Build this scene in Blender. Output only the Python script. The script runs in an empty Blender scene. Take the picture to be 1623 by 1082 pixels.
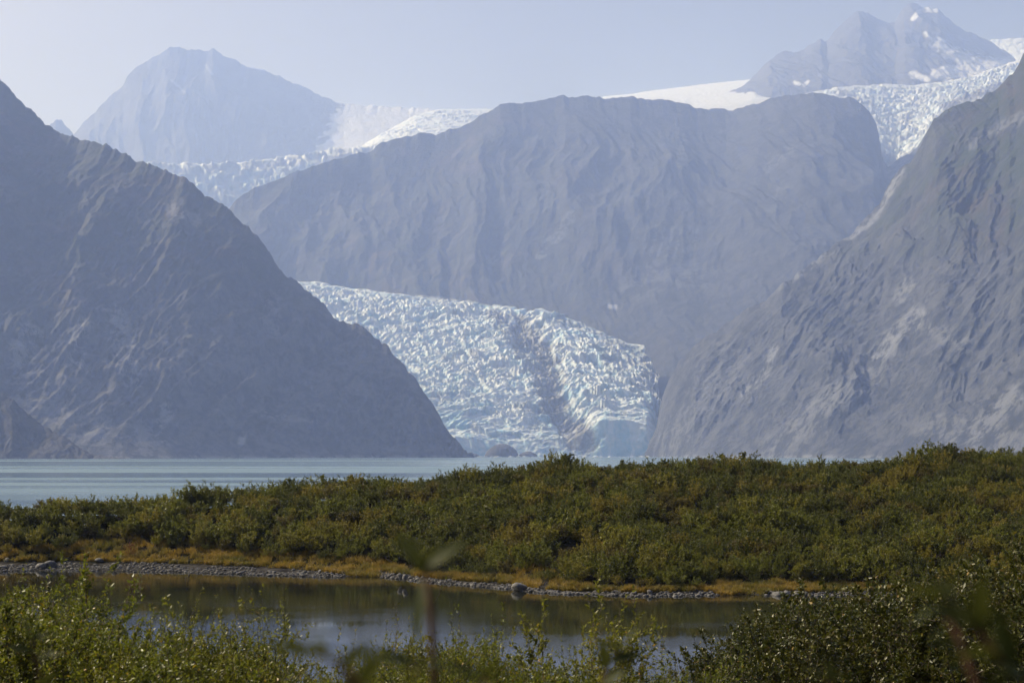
import bpy, math, random
import numpy as np
from mathutils import Vector

random.seed(7)
rng = np.random.default_rng(7)
R = math.radians
sc = bpy.context.scene
col = sc.collection

# ------------------------------------------------------------------ camera
F = 2254.0            # focal length in photo pixels (50 mm on a 36 mm sensor, photo 1623 px wide)
CX, HY = 811.5, 719.5  # photo column of the view axis, photo row of the horizon
EYE = 12.0            # eye height above the lake
U = 1.8               # metres per unit of the far terrain (its lines are laid out in units, origin at lake level)
cam_d = bpy.data.cameras.new('camera')
cam = bpy.data.objects.new('camera', cam_d); col.objects.link(cam)
cam.location = (0, 0, EYE); cam.rotation_euler = (R(90), 0, 0)
cam_d.lens = 50.0; cam_d.sensor_width = 36.0
cam_d.shift_y = (HY - 541.0) / 1623.0
cam_d.clip_start = 0.05; cam_d.clip_end = 70000
cam_d.dof.use_dof = True; cam_d.dof.focus_distance = 32.0; cam_d.dof.aperture_fstop = 4.0
sc.camera = cam

# ------------------------------------------------------------------ sky, sun, exposure
SUN_AZ, SUN_EL = -60.0, 38.0      # degrees; azimuth measured from the view direction (+Y), negative = left
world = bpy.data.worlds.new('World'); sc.world = world; world.use_nodes = True
wn = world.node_tree
sky = wn.nodes.new('ShaderNodeTexSky'); sky.sky_type = 'NISHITA'; sky.sun_disc = False
sky.sun_elevation = R(SUN_EL); sky.sun_rotation = R(SUN_AZ)
sky.air_density = 0.6; sky.dust_density = 9.0; sky.ozone_density = 3.0
wn.links.new(sky.outputs[0], wn.nodes['Background'].inputs[0])
wn.nodes['Background'].inputs[1].default_value = 0.055
sun_d = bpy.data.lights.new('sun', 'SUN'); sun_d.energy = 5.0; sun_d.angle = R(0.5); sun_d.color = (1.0, 0.95, 0.94)
sun = bpy.data.objects.new('sun', sun_d); col.objects.link(sun)
sd = Vector((math.sin(R(SUN_AZ)) * math.cos(R(SUN_EL)), math.cos(R(SUN_AZ)) * math.cos(R(SUN_EL)), math.sin(R(SUN_EL))))
sun.rotation_euler = sd.to_track_quat('Z', 'Y').to_euler(); sun.location = (0, 0, 60)
vs = sc.view_settings
vs.view_transform = 'Standard'; vs.look = 'None'; vs.gamma = 1.0; vs.exposure = 0.44; vs.use_curve_mapping = False
HAZE_DENSITY = 1.42e-4 / U
sc.cycles.use_denoising = True
sc.cycles.max_bounces = 6; sc.cycles.volume_bounces = 4; sc.cycles.transparent_max_bounces = 8

# ------------------------------------------------------------------ helpers
def tag(o, label=None, cat=None, group=None, kind=None):
    for k, v in (('label', label), ('category', cat), ('group', group), ('kind', kind)):
        if v: o[k] = v
    return o

def mesh_np(name, V, Fc, attrs=None, smooth=True):
    V = np.asarray(V, np.float32); Fc = np.asarray(Fc, np.int32)
    me = bpy.data.meshes.new(name); n = Fc.shape[1]
    me.vertices.add(len(V)); me.vertices.foreach_set('co', V.ravel())
    me.loops.add(Fc.size); me.loops.foreach_set('vertex_index', Fc.ravel())
    me.polygons.add(len(Fc)); me.polygons.foreach_set('loop_start', np.arange(0, Fc.size, n, dtype=np.int32))
    if smooth: me.polygons.foreach_set('use_smooth', np.ones(len(Fc), bool))
    for k, a in (attrs or {}).items():
        at = me.attributes.new(k, 'FLOAT', 'POINT'); at.data.foreach_set('value', np.asarray(a, np.float32).ravel())
    me.update(calc_edges=True); me.validate()
    return me

def add(name, me, m=None, parent=None):
    o = bpy.data.objects.new(name, me); col.objects.link(o)
    if m is not None and me is not None and not me.materials: me.materials.append(m)
    if parent is not None: o.parent = parent
    return o

def empty(name, loc=(0, 0, 0), rz=0.0, s=1.0):
    o = bpy.data.objects.new(name, None); col.objects.link(o); o.empty_display_size = 0.2
    o.location = loc; o.rotation_euler = (0, 0, rz); o.scale = (s, s, s)
    return o

def grid_faces(nr, nc):
    i = np.arange(nr - 1)[:, None] * nc + np.arange(nc - 1)[None, :]
    return np.stack([i, i + 1, i + nc + 1, i + nc], -1).reshape(-1, 4)

def sstep(a, b, x):
    t = np.clip((x - a) / (b - a), 0, 1); return t * t * (3 - 2 * t)

# --- noise in world metres
_P = rng.permutation(256).astype(np.int32); _P = np.concatenate([_P, _P, _P])
_ang = rng.uniform(0, 2 * math.pi, 256); _GX = np.cos(_ang); _GY = np.sin(_ang); _RV = rng.uniform(0, 1, 256)
def perlin(x, y, seed=0):
    xi = np.floor(x).astype(np.int32); yi = np.floor(y).astype(np.int32)
    xf = x - xi; yf = y - yi
    u = xf ** 3 * (xf * (xf * 6 - 15) + 10); v = yf ** 3 * (yf * (yf * 6 - 15) + 10)
    def g(a, b, fx, fy):
        h = _P[(_P[(a + seed * 37) & 255] + b + seed * 11) & 255]
        return _GX[h] * fx + _GY[h] * fy
    n00 = g(xi, yi, xf, yf); n10 = g(xi + 1, yi, xf - 1, yf)
    n01 = g(xi, yi + 1, xf, yf - 1); n11 = g(xi + 1, yi + 1, xf - 1, yf - 1)
    return ((n00 * (1 - u) + n10 * u) * (1 - v) + (n01 * (1 - u) + n11 * u) * v) * 1.5
def fbm(x, y, o=5, seed=0, gain=0.5):
    s = 0; a = 1.0
    for k in range(o):
        s = s + a * perlin(x, y, seed + k); x = x * 2.03 + 11.3; y = y * 2.03 + 5.7; a *= gain
    return s
def ridged(x, y, o=5, seed=0, gain=0.5):
    s = 0; a = 1.0; w = 1.0
    for k in range(o):
        n = (1 - np.abs(perlin(x, y, seed + k))) ** 2 * w
        s = s + a * n; w = np.clip(n * 1.6, 0, 1); x = x * 2.07 + 3.1; y = y * 2.07 + 7.9; a *= gain
    return s
def worley(x, y, seed=0):
    xi = np.floor(x).astype(np.int32); yi = np.floor(y).astype(np.int32)
    f1 = np.full(x.shape, 9.0); f2 = np.full(x.shape, 9.0); cid = np.zeros(x.shape, np.int32); dx1 = np.zeros(x.shape); dy1 = np.zeros(x.shape)
    for a in (-1, 0, 1):
        for b in (-1, 0, 1):
            h = _P[(_P[(xi + a + seed * 17) & 255] + yi + b) & 255]
            px = xi + a + _RV[h]; py = yi + b + _RV[_P[h + 3]]
            d = np.hypot(x - px, y - py); m = d < f1
            f2 = np.where(m, f1, np.minimum(f2, d)); cid = np.where(m, h, cid)
            dx1 = np.where(m, x - px, dx1); dy1 = np.where(m, y - py, dy1); f1 = np.where(m, d, f1)
    return f1, f2, cid, dx1, dy1

# --- photo <-> place
def P(px, py, D): return np.array([(px - CX) / F * D, D, EYE + (HY - py) / F * D])
def pix(X, Y, Z): return CX + F * X / Y, HY - F * (Z - EYE / U) / Y   # far terrain

def blob(X, Y, Z, pts, w, soft=0.6, nz=0.35, nsc=40.0, seed=3):
    """weight of the ground that lies along a traced line (pts are photo points on that slope), edges broken up by noise"""
    px, py = pix(X, Y, Z); best = np.full(X.shape, 1e9)
    pts = [np.array(p, float) for p in pts]
    if len(pts) == 1: pts = pts * 2
    for a, b in zip(pts[:-1], pts[1:]):
        ab = b - a; L = max(ab @ ab, 1e-6)
        t = np.clip(((px - a[0]) * ab[0] + (py - a[1]) * ab[1]) / L, 0, 1)
        best = np.minimum(best, np.hypot(px - a[0] - t * ab[0], py - a[1] - t * ab[1]))
    n = fbm(X / nsc, (Y * 0.5 + Z) / nsc, 4, seed)
    return sstep(1.0, 1 - soft, best / w + n * nz)

# ------------------------------------------------------------------ material helpers
class M:
    def __init__(s, name):
        s.m = bpy.data.materials.new(name); s.m.use_nodes = True; s.t = s.m.node_tree
        s.b = s.t.nodes['Principled BSDF']; s.out = s.t.nodes['Material Output']
        s.geo = s.n('ShaderNodeNewGeometry'); s.pos = s.geo.outputs['Position']
    def n(s, typ, props=None, **ins):
        nd = s.t.nodes.new(typ)
        for k, v in (props or {}).items(): setattr(nd, k, v)
        for k, v in ins.items():
            k = int(k[1:]) if k[0] == '_' else k.replace('_', ' ')
            s.set(nd.inputs[k], v)
        return nd
    def set(s, sock, v):
        if isinstance(v, bpy.types.NodeSocket): s.t.links.new(v, sock)
        else:
            if sock.type == 'RGBA' and len(v) == 3: v = (*v, 1)
            sock.default_value = v
    def mix(s, f, a, b):
        nd = s.n('ShaderNodeMix', {'data_type': 'RGBA'}); s.set(nd.inputs[0], f); s.set(nd.inputs[6], a); s.set(nd.inputs[7], b); return nd.outputs[2]
    def math(s, op, a, b=0.0, clamp=False):
        nd = s.n('ShaderNodeMath', {'operation': op, 'use_clamp': clamp}); s.set(nd.inputs[0], a); s.set(nd.inputs[1], b); return nd.outputs[0]
    def ramp(s, v, lo, hi, a=0.0, b=1.0):
        nd = s.n('ShaderNodeMapRange', {'interpolation_type': 'SMOOTHSTEP'}, _0=v, _1=lo, _2=hi, _3=a, _4=b); return nd.outputs[0]
    def noise(s, size, detail=5.0, rough=0.55, stretch=None, distort=0.0, rot=None):
        v = s.pos
        if stretch or rot:
            nd = s.n('ShaderNodeMapping', Vector=v)
            if rot: nd.inputs['Rotation'].default_value = rot
            if stretch: nd.inputs['Scale'].default_value = stretch
            v = nd.outputs[0]
        return s.n('ShaderNodeTexNoise', Vector=v, Scale=1.0 / size, Detail=detail, Roughness=rough, Distortion=distort).outputs[0]
    def attr(s, name): return s.n('ShaderNodeAttribute', {'attribute_name': name}).outputs['Fac']
    def bump(s, h, dist, strength=1.0):
        nd = s.n('ShaderNodeBump', Height=h, Distance=dist, Strength=strength); s.t.links.new(nd.outputs[0], s.b.inputs['Normal']); return nd
    def base(s, c): s.set(s.b.inputs['Base Color'], c); return s
    def bsdf(s, **k):
        for a, v in k.items(): s.set(s.b.inputs[a.replace('_', ' ')], v)
        return s

def rock_material(name, dark, light, veg, rust, size=1.0, tilt=28):
    m = M(name); size *= U
    n1 = m.noise(260 * size, 6, 0.6); n2 = m.noise(38 * size, 8, 0.68, distort=0.6); n3 = m.noise(48 * size, 8, 0.7, stretch=(1, 1, 0.2), rot=(0, R(tilt), 0))
    n4 = m.noise(11 * size, 6, 0.7)
    f = m.math('ADD', m.math('MULTIPLY', n2, 0.4), m.math('ADD', m.math('MULTIPLY', n3, 0.35), m.math('MULTIPLY', n4, 0.25)))
    c = m.mix(m.ramp(f, 0.44, 0.565), dark, light)
    vf = m.math('MULTIPLY', m.attr('veg'), m.ramp(m.math('ADD', n2, m.math('MULTIPLY', n1, 0.6)), 0.62, 0.92))
    vc = m.mix(m.ramp(m.noise(120 * size, 5, 0.6), 0.48, 0.66), veg, rust)
    c = m.mix(vf, c, vc)
    pl = m.math('MULTIPLY', m.attr('pale'), m.ramp(f, 0.46, 0.54, 0.05, 1.0))
    c = m.mix(pl, c, tuple(min(0.36, v * 2.2) for v in light))
    c = m.mix(m.attr('snow'), c, (0.52, 0.53, 0.58))
    m.base(c).bsdf(Roughness=0.9)
    m.b.inputs['Specular IOR Level'].default_value = 0.2
    m.bump(m.math('ADD', m.math('ADD', m.math('MULTIPLY', n2, 0.6), m.math('MULTIPLY', n4, 0.25)), m.math('MULTIPLY', n3, 0.5)), 26 * size, 0.5)
    return m.m

def ice_material(name, blue, white, dirt_shade=(0.10, 0.095, 0.095)):
    m = M(name)
    n = m.noise(20 * U, 6, 0.65); n2 = m.noise(140 * U, 4, 0.6)
    cf = m.math('ADD', m.attr('crev'), m.math('MULTIPLY', m.math('SUBTRACT', n, 0.5), 0.8), True)
    c = m.mix(cf, white, blue)
    c = m.mix(m.math('MULTIPLY', m.ramp(n2, 0.5, 0.7), 0.16), c, (0.5, 0.48, 0.46))
    df = m.math('MULTIPLY', m.attr('dirt_shade'), m.ramp(n, 0.33, 0.55, 0.6, 1.0))
    c = m.mix(df, c, dirt_shade)
    m.base(c).bsdf(Roughness=0.6)
    m.b.inputs['Specular IOR Level'].default_value = 0.25
    m.bump(n, 9.0 * U, 0.6)
    return m.m

# ------------------------------------------------------------------ mountains and ice: lofted from lines of terrain
def loft(rows, x0, x1, nx, segs, pw=None, jag=(0.0, 0.0), seed=0):
    """rows: terrain lines from the foot to the back, each [(px, D, py), ...]; returns X, Y, Z, T"""
    px = np.linspace(x0, x1, nx); Ds, Zs = [], []
    for r in rows:
        r = np.array(r, float); D = np.interp(px, r[:, 0], r[:, 1]); y = np.interp(px, r[:, 0], r[:, 2])
        Ds.append(D); Zs.append(EYE / U + (HY - y) / F * D)
    X, Y, Z, T = [], [], [], []
    for k, s in enumerate(segs):
        p = (pw or [1] * len(segs))[k]
        ts = np.linspace(0, 1, s, endpoint=(k == len(segs) - 1))
        for t in ts:
            D = Ds[k] + (Ds[k + 1] - Ds[k]) * t; z = Zs[k] + (Zs[k + 1] - Zs[k]) * t ** p
            X.append((px - CX) / F * D); Y.append(D); Z.append(z); T.append(np.full(nx, k + t))
    return [np.array(a) for a in (X, Y, Z, T)]

def back(row, dD=900, dy=420): return [(x, D + dD, y + dy) for x, D, y in row]
def withD(line, Dpts):
    d = np.array(Dpts, float); return [(x, float(np.interp(x, d[:, 0], d[:, 1])), y) for x, y in line]
def foot(Dpts, z=-6.0): return [(x, D, HY - (z - EYE / U) / D * F) for x, D in Dpts]

def rocky(X, Y, Z, T, ridge, amp, size, slant=0.35, seed=0, jag=5.0, damp=None, fine=1.0):
    """erosion: gullies running down the face, buttresses, ledges; calm on the ridge line so the skyline stays"""
    w = sstep(0.0, 0.25, T) * (0.16 + 0.84 * sstep(0.0, 0.30, np.abs(T - ridge)))
    if damp is not None: w = w * damp(X, Y, Z)
    wx = fbm(X / (size * 2), (Z + Y * .3) / (size * 2), 3, seed + 20) * size * 0.22
    u = X + slant * Z + wx; v = Z + 0.35 * Y
    g1 = ridged(u / size, v / (size * 3.0), 5, seed, 0.42) - 0.9
    g2 = ridged(u / (size * .30) + 5, v / (size * 1.25), 6, seed + 9, 0.66) - 0.9
    g3 = fbm(X / (size * .25), v / (size * .25), 6, seed + 4, 0.62)
    g4 = ridged(u / (size * .10) + 2, v / (size * .42), 4, seed + 13, 0.66) - 0.9
    rough = 0.35 + 0.85 * sstep(-.45, .45, fbm(X / (size * 1.1), v / (size * 1.4), 4, seed + 27)); g2 = g2 * rough; g4 = g4 * (1.25 - .6 * rough)
    d = amp * (0.85 * g1 + fine * (0.26 * g2 + 0.14 * g3 + 0.12 * g4)) * w
    j = fbm(X / (size * .16), X * 0 + seed, 4, seed + 2, 0.6) * jag * np.clip(1 - np.abs(T - ridge) * 8, 0, 1)
    led = np.abs(((Z + 24 * fbm(X / 160, Y / 160, 3, seed + 6)) / 55.0) % 1 - 0.5) * 2
    Y2 = Y - 0.45 * d + (led - 0.5) * 2.5 * w * rough
    return X + 0.15 * d, Y2, Z + 0.75 * d + j

def mountain(name, rows, x0, x1, nx, segs, ridge, amp, size, mat, label, attrs=None, pw=None, slant=0.35, seed=0, jag=5.0, damp=None, fine=1.0):
    X, Y, Z, T = loft(rows, x0, x1, nx, segs, pw)
    X, Y, Z = rocky(X, Y, Z, T, ridge, amp, size, slant, seed, jag, damp, fine)
    at = {'veg': np.zeros(X.shape), 'pale': np.zeros(X.shape), 'snow': np.zeros(X.shape)}
    if attrs: at.update(attrs(X, Y, Z, T))
    at['pale'] = np.maximum(at['pale'], 0.8 * sstep(7, 2, Z + 2.5 * fbm(X / 40, Y / 40, 3, 2)))
    me = mesh_np(name, np.stack([X, Y, Z], -1).reshape(-1, 3) * U, grid_faces(*X.shape), {k: v.ravel() for k, v in at.items()})
    return tag(add(name, me, mat), label, 'mountain', kind='structure')

m_left = rock_material('left_mountain_rock', (0.030, 0.033, 0.038), (0.088, 0.088, 0.092), (0.024, 0.033, 0.020), (0.052, 0.038, 0.026))
m_right = rock_material('right_mountain_rock', (0.024, 0.029, 0.037), (0.075, 0.080, 0.090), (0.026, 0.038, 0.022), (0.05, 0.04, 0.03), 1.0, 36)
m_spur = rock_material('spur_rock', (0.018, 0.018, 0.019), (0.05, 0.048, 0.046), (0.02, 0.02, 0.01), (0.03, 0.025, 0.02), 0.5)
m_mid = rock_material('middle_mountain_rock', (0.020, 0.024, 0.028), (0.050, 0.053, 0.058), (0.035, 0.045, 0.03), (0.08, 0.06, 0.045), 1.5)
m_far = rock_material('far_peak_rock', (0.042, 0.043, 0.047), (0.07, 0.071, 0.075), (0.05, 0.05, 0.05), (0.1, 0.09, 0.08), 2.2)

# near mountain on the left
Lr = [(-420, -130), (-250, -40), (-120, 45), (0, 122), (20, 148), (45, 172), (75, 200), (105, 212), (140, 222), (165, 228), (200, 246), (240, 262), (270, 275), (290, 279),
      (310, 297), (330, 312), (350, 325), (375, 343), (395, 362), (415, 385), (430, 402), (440, 425), (470, 445), (490, 462), (520, 490), (540, 508), (560, 511),
      (580, 518), (600, 540), (625, 562), (645, 585), (665, 610), (685, 640), (700, 665), (715, 690), (730, 708), (742, 725), (752, 733)]
Lr = withD(Lr, [(-420, 3500), (0, 3300), (200, 3150), (430, 3000), (600, 2900), (700, 2800), (742, 2735), (752, 2733)])
Lf = foot([(-420, 2150), (0, 2230), (200, 2300), (500, 2500), (742, 2700), (752, 2705)])
def l_at(X, Y, Z, T):
    px, py = pix(X, Y, Z)
    veg = sstep(120, 420, Z + 90 * fbm(X / 200, Z / 200, 3, 5)) * sstep(560, 420, px)
    pale = np.maximum.reduce([blob(X, Y, Z, [(50, 530), (30, 570)], 26), blob(X, Y, Z, [(130, 520), (120, 570)], 20), blob(X, Y, Z, [(185, 500), (210, 600)], 26) * .8,
                              blob(X, Y, Z, [(60, 620), (120, 680), (230, 715)], 55) * .5, blob(X, Y, Z, [(265, 650), (255, 690)], 16), blob(X, Y, Z, [(270, 330), (310, 350)], 14) * .6,
                              blob(X, Y, Z, [(400, 655), (500, 668)], 7) * .5, blob(X, Y, Z, [(385, 690), (383, 700)], 8), blob(X, Y, Z, [(420, 470), (440, 520)], 24) * .35])
    return {'veg': veg, 'pale': pale}
mountain('mountain', [Lf, Lr, back(Lr)], -420, 752, 560, [360, 60], 1, 30, 170, m_left, 'dark steep mountain dropping to the lake left of the glacier tongue', l_at, pw=[1.08, 1], slant=-0.3, seed=3, jag=7, fine=1.1)
# low rock spur in front of it
Sr = withD([(-200, 540), (-60, 585), (0, 620), (20, 633), (45, 655), (70, 675), (100, 690), (125, 708), (150, 721), (185, 725), (200, 728)], [(-200, 2150), (0, 2130), (200, 2060)])
mountain('rock_spur', [foot([(-200, 1980), (0, 2010), (200, 2040)]), Sr, back(Sr, 120, 80)], -200, 200, 200, [80, 16], 1, 9, 60, m_spur,
         'low dark rock spur running into the lake at the left edge', pw=[1, 1], seed=31, jag=2.5)

# near mountain on the right
Rr = [(1020, 727), (1030, 700), (1040, 678), (1045, 650), (1050, 628), (1060, 603), (1075, 577), (1095, 552), (1120, 532), (1150, 515), (1180, 495), (1215, 470), (1240, 450), (1265, 432), (1290, 412),
      (1320, 390), (1350, 370), (1375, 345), (1395, 320), (1405, 300), (1412, 290), (1425, 275), (1440, 262), (1450, 245), (1460, 230), (1470, 208), (1480, 190),
      (1495, 178), (1530, 165), (1560, 152), (1580, 147), (1595, 125), (1605, 118), (1615, 100), (1623, 85), (1660, 40), (1750, -30), (1900, -90), (2050, -150)]
Rr = withD(Rr, [(1020, 3420), (1100, 3350), (1240, 3150), (1400, 3200), (1623, 3050), (2050, 2950)])
Rf = foot([(1020, 3390), (1050, 3250), (1100, 3000), (1300, 2500), (1623, 2000), (2050, 1750)])
def r_at(X, Y, Z, T):
    px, py = pix(X, Y, Z)
    veg = sstep(330, 520, Z + 110 * fbm(X / 220, Z / 160, 4, 8) + (px - 1450) * 0.35) * 1.0
    pale = np.maximum.reduce([blob(X, Y, Z, [(1404, 305), (1385, 340), (1350, 372), (1290, 412), (1250, 440), (1180, 480)], 13) * .9, blob(X, Y, Z, [(1425, 275), (1405, 305)], 14),
        blob(X, Y, Z, [(1455, 500), (1420, 535), (1390, 560)], 20), blob(X, Y, Z, [(1440, 450), (1425, 470)], 14) * .8, blob(X, Y, Z, [(1228, 555), (1212, 590), (1180, 625)], 10),
        blob(X, Y, Z, [(1390, 590), (1330, 620), (1260, 680)], 24) * .5, blob(X, Y, Z, [(1535, 545), (1480, 525)], 18) * .6, blob(X, Y, Z, [(1600, 630), (1550, 690)], 30) * .6,
        blob(X, Y, Z, [(1160, 565), (1110, 650), (1070, 700)], 40) * .35, blob(X, Y, Z, [(1290, 670), (1220, 715)], 30) * .45, blob(X, Y, Z, [(1620, 185), (1540, 225)], 14) * .5,
        blob(X, Y, Z, [(1480, 690), (1600, 700)], 40) * .4])
    return {'veg': veg * (1 - pale), 'pale': pale}
mountain('mountain', [Rf, Rr, back(Rr)], 1020, 2050, 680, [400, 50], 1, 56, 230, m_right, 'grey ribbed mountainside with green upper slopes right of the glacier', r_at, pw=[1.06, 1], slant=-0.75, seed=5, jag=7, fine=1.05)

# massif in the middle
Cr = [(150, 520), (300, 400), (345, 345), (372, 318), (400, 298), (450, 282), (500, 262), (540, 248), (575, 238), (590, 235), (610, 222), (640, 215), (670, 210), (710, 206), (735, 200), (760, 185),
      (785, 172), (800, 163), (830, 160), (860, 158), (880, 157), (895, 152), (910, 155), (940, 152), (970, 155), (990, 152), (1000, 149), (1020, 155), (1050, 158), (1085, 165), (1105, 173),
      (1130, 174), (1150, 175), (1175, 172), (1195, 165), (1215, 162), (1235, 155), (1260, 150), (1290, 147), (1320, 148), (1345, 155), (1365, 162), (1380, 175), (1390, 195), (1396, 222),
      (1398, 247), (1408, 262), (1420, 252), (1440, 242), (1455, 232), (1470, 205), (1490, 185), (1520, 170), (1560, 160), (1620, 150), (1700, 150)]
Cr = withD(Cr, [(150, 5100), (590, 5700), (900, 5900), (1150, 6000), (1290, 5650), (1390, 5550), (1420, 5600), (1700, 5600)])
Cf = [(150, 4500, 600), (470, 4600, 580), (780, 4400, 600), (900, 4200, 620), (1020, 3900, 670), (1100, 3700, 700), (1700, 3700, 705)]
Cm = [(150, 4800, 545), (470, 5000, 470), (780, 4700, 500), (900, 4480, 520), (1000, 4250, 550), (1060, 4120, 545), (1120, 4050, 545), (1200, 4150, 490), (1300, 4300, 440), (1700, 4300, 400)]
def c_at(X, Y, Z, T):
    px, py = pix(X, Y, Z)
    veg = 0.7 * sstep(1200, 500, px) * sstep(0.1, 0.3, T)
    pale = np.maximum.reduce([blob(X, Y, Z, [(905, 345), (880, 375), (850, 410)], 12, nsc=60), blob(X, Y, Z, [(860, 300), (870, 320)], 20, nsc=60) * .4,
        blob(X, Y, Z, [(1085, 215), (1075, 260)], 8, nsc=60) * .7, blob(X, Y, Z, [(1255, 235), (1215, 270)], 10, nsc=60) * .7, blob(X, Y, Z, [(1240, 300), (1222, 330)], 14, nsc=60) * .5,
        blob(X, Y, Z, [(1395, 270), (1430, 260), (1415, 300)], 18, nsc=60) * .9, blob(X, Y, Z, [(790, 400), (775, 425)], 9, nsc=60) * .6, blob(X, Y, Z, [(1000, 455), (1060, 430), (1110, 440)], 30, nsc=60) * .5]
        + [blob(X, Y, Z, [(1040 + i * 13, 360 + (i % 2) * 4), (1036 + i * 13, 385), (1030 + i * 13, 405)], 3.4, nsc=50, nz=.2) * .8 for i in range(6)])
    snow = np.maximum(blob(X, Y, Z, [(966, 485), (975, 487)], 5, nsc=30) * .6, blob(X, Y, Z, [(660, 468), (720, 475)], 3, nsc=30) * .3)
    return {'veg': veg, 'pale': pale, 'snow': snow}
mountain('mountain', [Cf, Cm, Cr, back(Cr, 900, 160)], 150, 1700, 680, [50, 270, 30], 2, 70, 430, m_mid, 'broad hazy blue rock wall rising behind the glacier tongue', c_at, pw=[1, 1.05, 1], slant=0.12, seed=11, jag=10, fine=0.42)

# far peaks
F1 = [(60, 300), (120, 210), (130, 197), (150, 180), (158, 165), (180, 148), (195, 135), (200, 125), (215, 108), (230, 98), (245, 90), (255, 85), (268, 77), (285, 76), (295, 80), (315, 82), (325, 83),
      (338, 77), (355, 88), (380, 97), (400, 105), (430, 113), (455, 125), (480, 135), (510, 150), (530, 160), (545, 165), (560, 166), (580, 168), (620, 169), (700, 174), (760, 180)]
F1 = withD(F1, [(60, 9400), (760, 9600)])
def f1_at(X, Y, Z, T):
    px, py = pix(X, Y, Z)
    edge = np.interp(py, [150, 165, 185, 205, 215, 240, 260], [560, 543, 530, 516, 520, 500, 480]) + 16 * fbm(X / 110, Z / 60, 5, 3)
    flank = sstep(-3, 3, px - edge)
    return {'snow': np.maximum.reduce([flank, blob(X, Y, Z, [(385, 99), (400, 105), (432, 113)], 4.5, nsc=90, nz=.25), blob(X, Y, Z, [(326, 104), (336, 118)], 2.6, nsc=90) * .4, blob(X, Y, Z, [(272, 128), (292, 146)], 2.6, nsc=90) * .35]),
            'pale': blob(X, Y, Z, [(200, 170), (250, 130), (270, 200)], 50, nsc=160) * .12}
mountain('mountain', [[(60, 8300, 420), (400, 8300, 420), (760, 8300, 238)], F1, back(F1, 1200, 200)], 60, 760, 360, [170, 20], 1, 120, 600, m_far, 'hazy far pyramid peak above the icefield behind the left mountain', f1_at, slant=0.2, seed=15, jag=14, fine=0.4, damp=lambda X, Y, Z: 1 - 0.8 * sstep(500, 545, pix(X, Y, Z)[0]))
Tp = withD([(50, 260), (70, 215), (80, 197), (88, 190), (97, 191), (105, 200), (115, 210), (140, 260)], [(50, 9000), (140, 9000)])
mountain('mountain', [[(50, 8600, 330), (140, 8600, 330)], Tp, back(Tp, 500, 200)], 50, 140, 60, [40, 10], 1, 40, 300, m_far, 'tiny far rock tip showing over the left mountain ridge', seed=18, jag=8)
F2 = [(1090, 215), (1125, 167), (1140, 155), (1165, 143), (1185, 130), (1200, 118), (1210, 105), (1220, 93), (1240, 84), (1275, 80), (1288, 70), (1300, 63), (1310, 67), (1325, 50), (1340, 32), (1352, 22),
      (1362, 18), (1375, 22), (1390, 30), (1400, 35), (1418, 37), (1425, 25), (1432, 12), (1445, 3), (1455, 4), (1462, 10), (1475, 12), (1488, 13), (1500, 25), (1515, 38), (1530, 48), (1550, 55),
      (1575, 65), (1590, 76), (1605, 88), (1625, 110), (1680, 180)]
F2 = withD(F2, [(1090, 8300), (1200, 8500), (1450, 8700), (1680, 8500)])
def f2_at(X, Y, Z, T):
    s = [blob(X, Y, Z, [(1447, 30), (1455, 20), (1470, 15), (1483, 17)], 5.5, nsc=90, nz=.15), blob(X, Y, Z, [(1260, 131), (1266, 134)], 4, nsc=60), blob(X, Y, Z, [(1275, 135), (1280, 130)], 4, nsc=60),
         blob(X, Y, Z, [(1445, 118), (1470, 126)], 7, nsc=90), blob(X, Y, Z, [(1500, 112), (1560, 108), (1600, 98)], 13, nsc=120) * .9, blob(X, Y, Z, [(1480, 118), (1540, 118)], 9, nsc=120) * .8]
    for i in range(9):
        s.append(blob(X, Y, Z, [(1466 + i * 5, 52 + i * 5), (1496 + i * 6, 80 + i * 4), (1530 + i * 4, 104)], 2.9, nsc=70, nz=.3) * .95)
    s.append(blob(X, Y, Z, [(1482, 68), (1520, 92), (1575, 104)], 13, nsc=60, nz=.7) * .75)
    return {'snow': np.maximum.reduce(s)}
mountain('mountain', [[(1090, 7150, 235), (1300, 7150, 200), (1680, 7150, 190)], F2, back(F2, 1200, 200)], 1090, 1680, 340, [190, 20], 1, 95, 520, m_far, 'hazy twin-summit far peak with snow streaks above the right icefall', f2_at, slant=0.3, seed=22, jag=12, fine=0.6)

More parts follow.
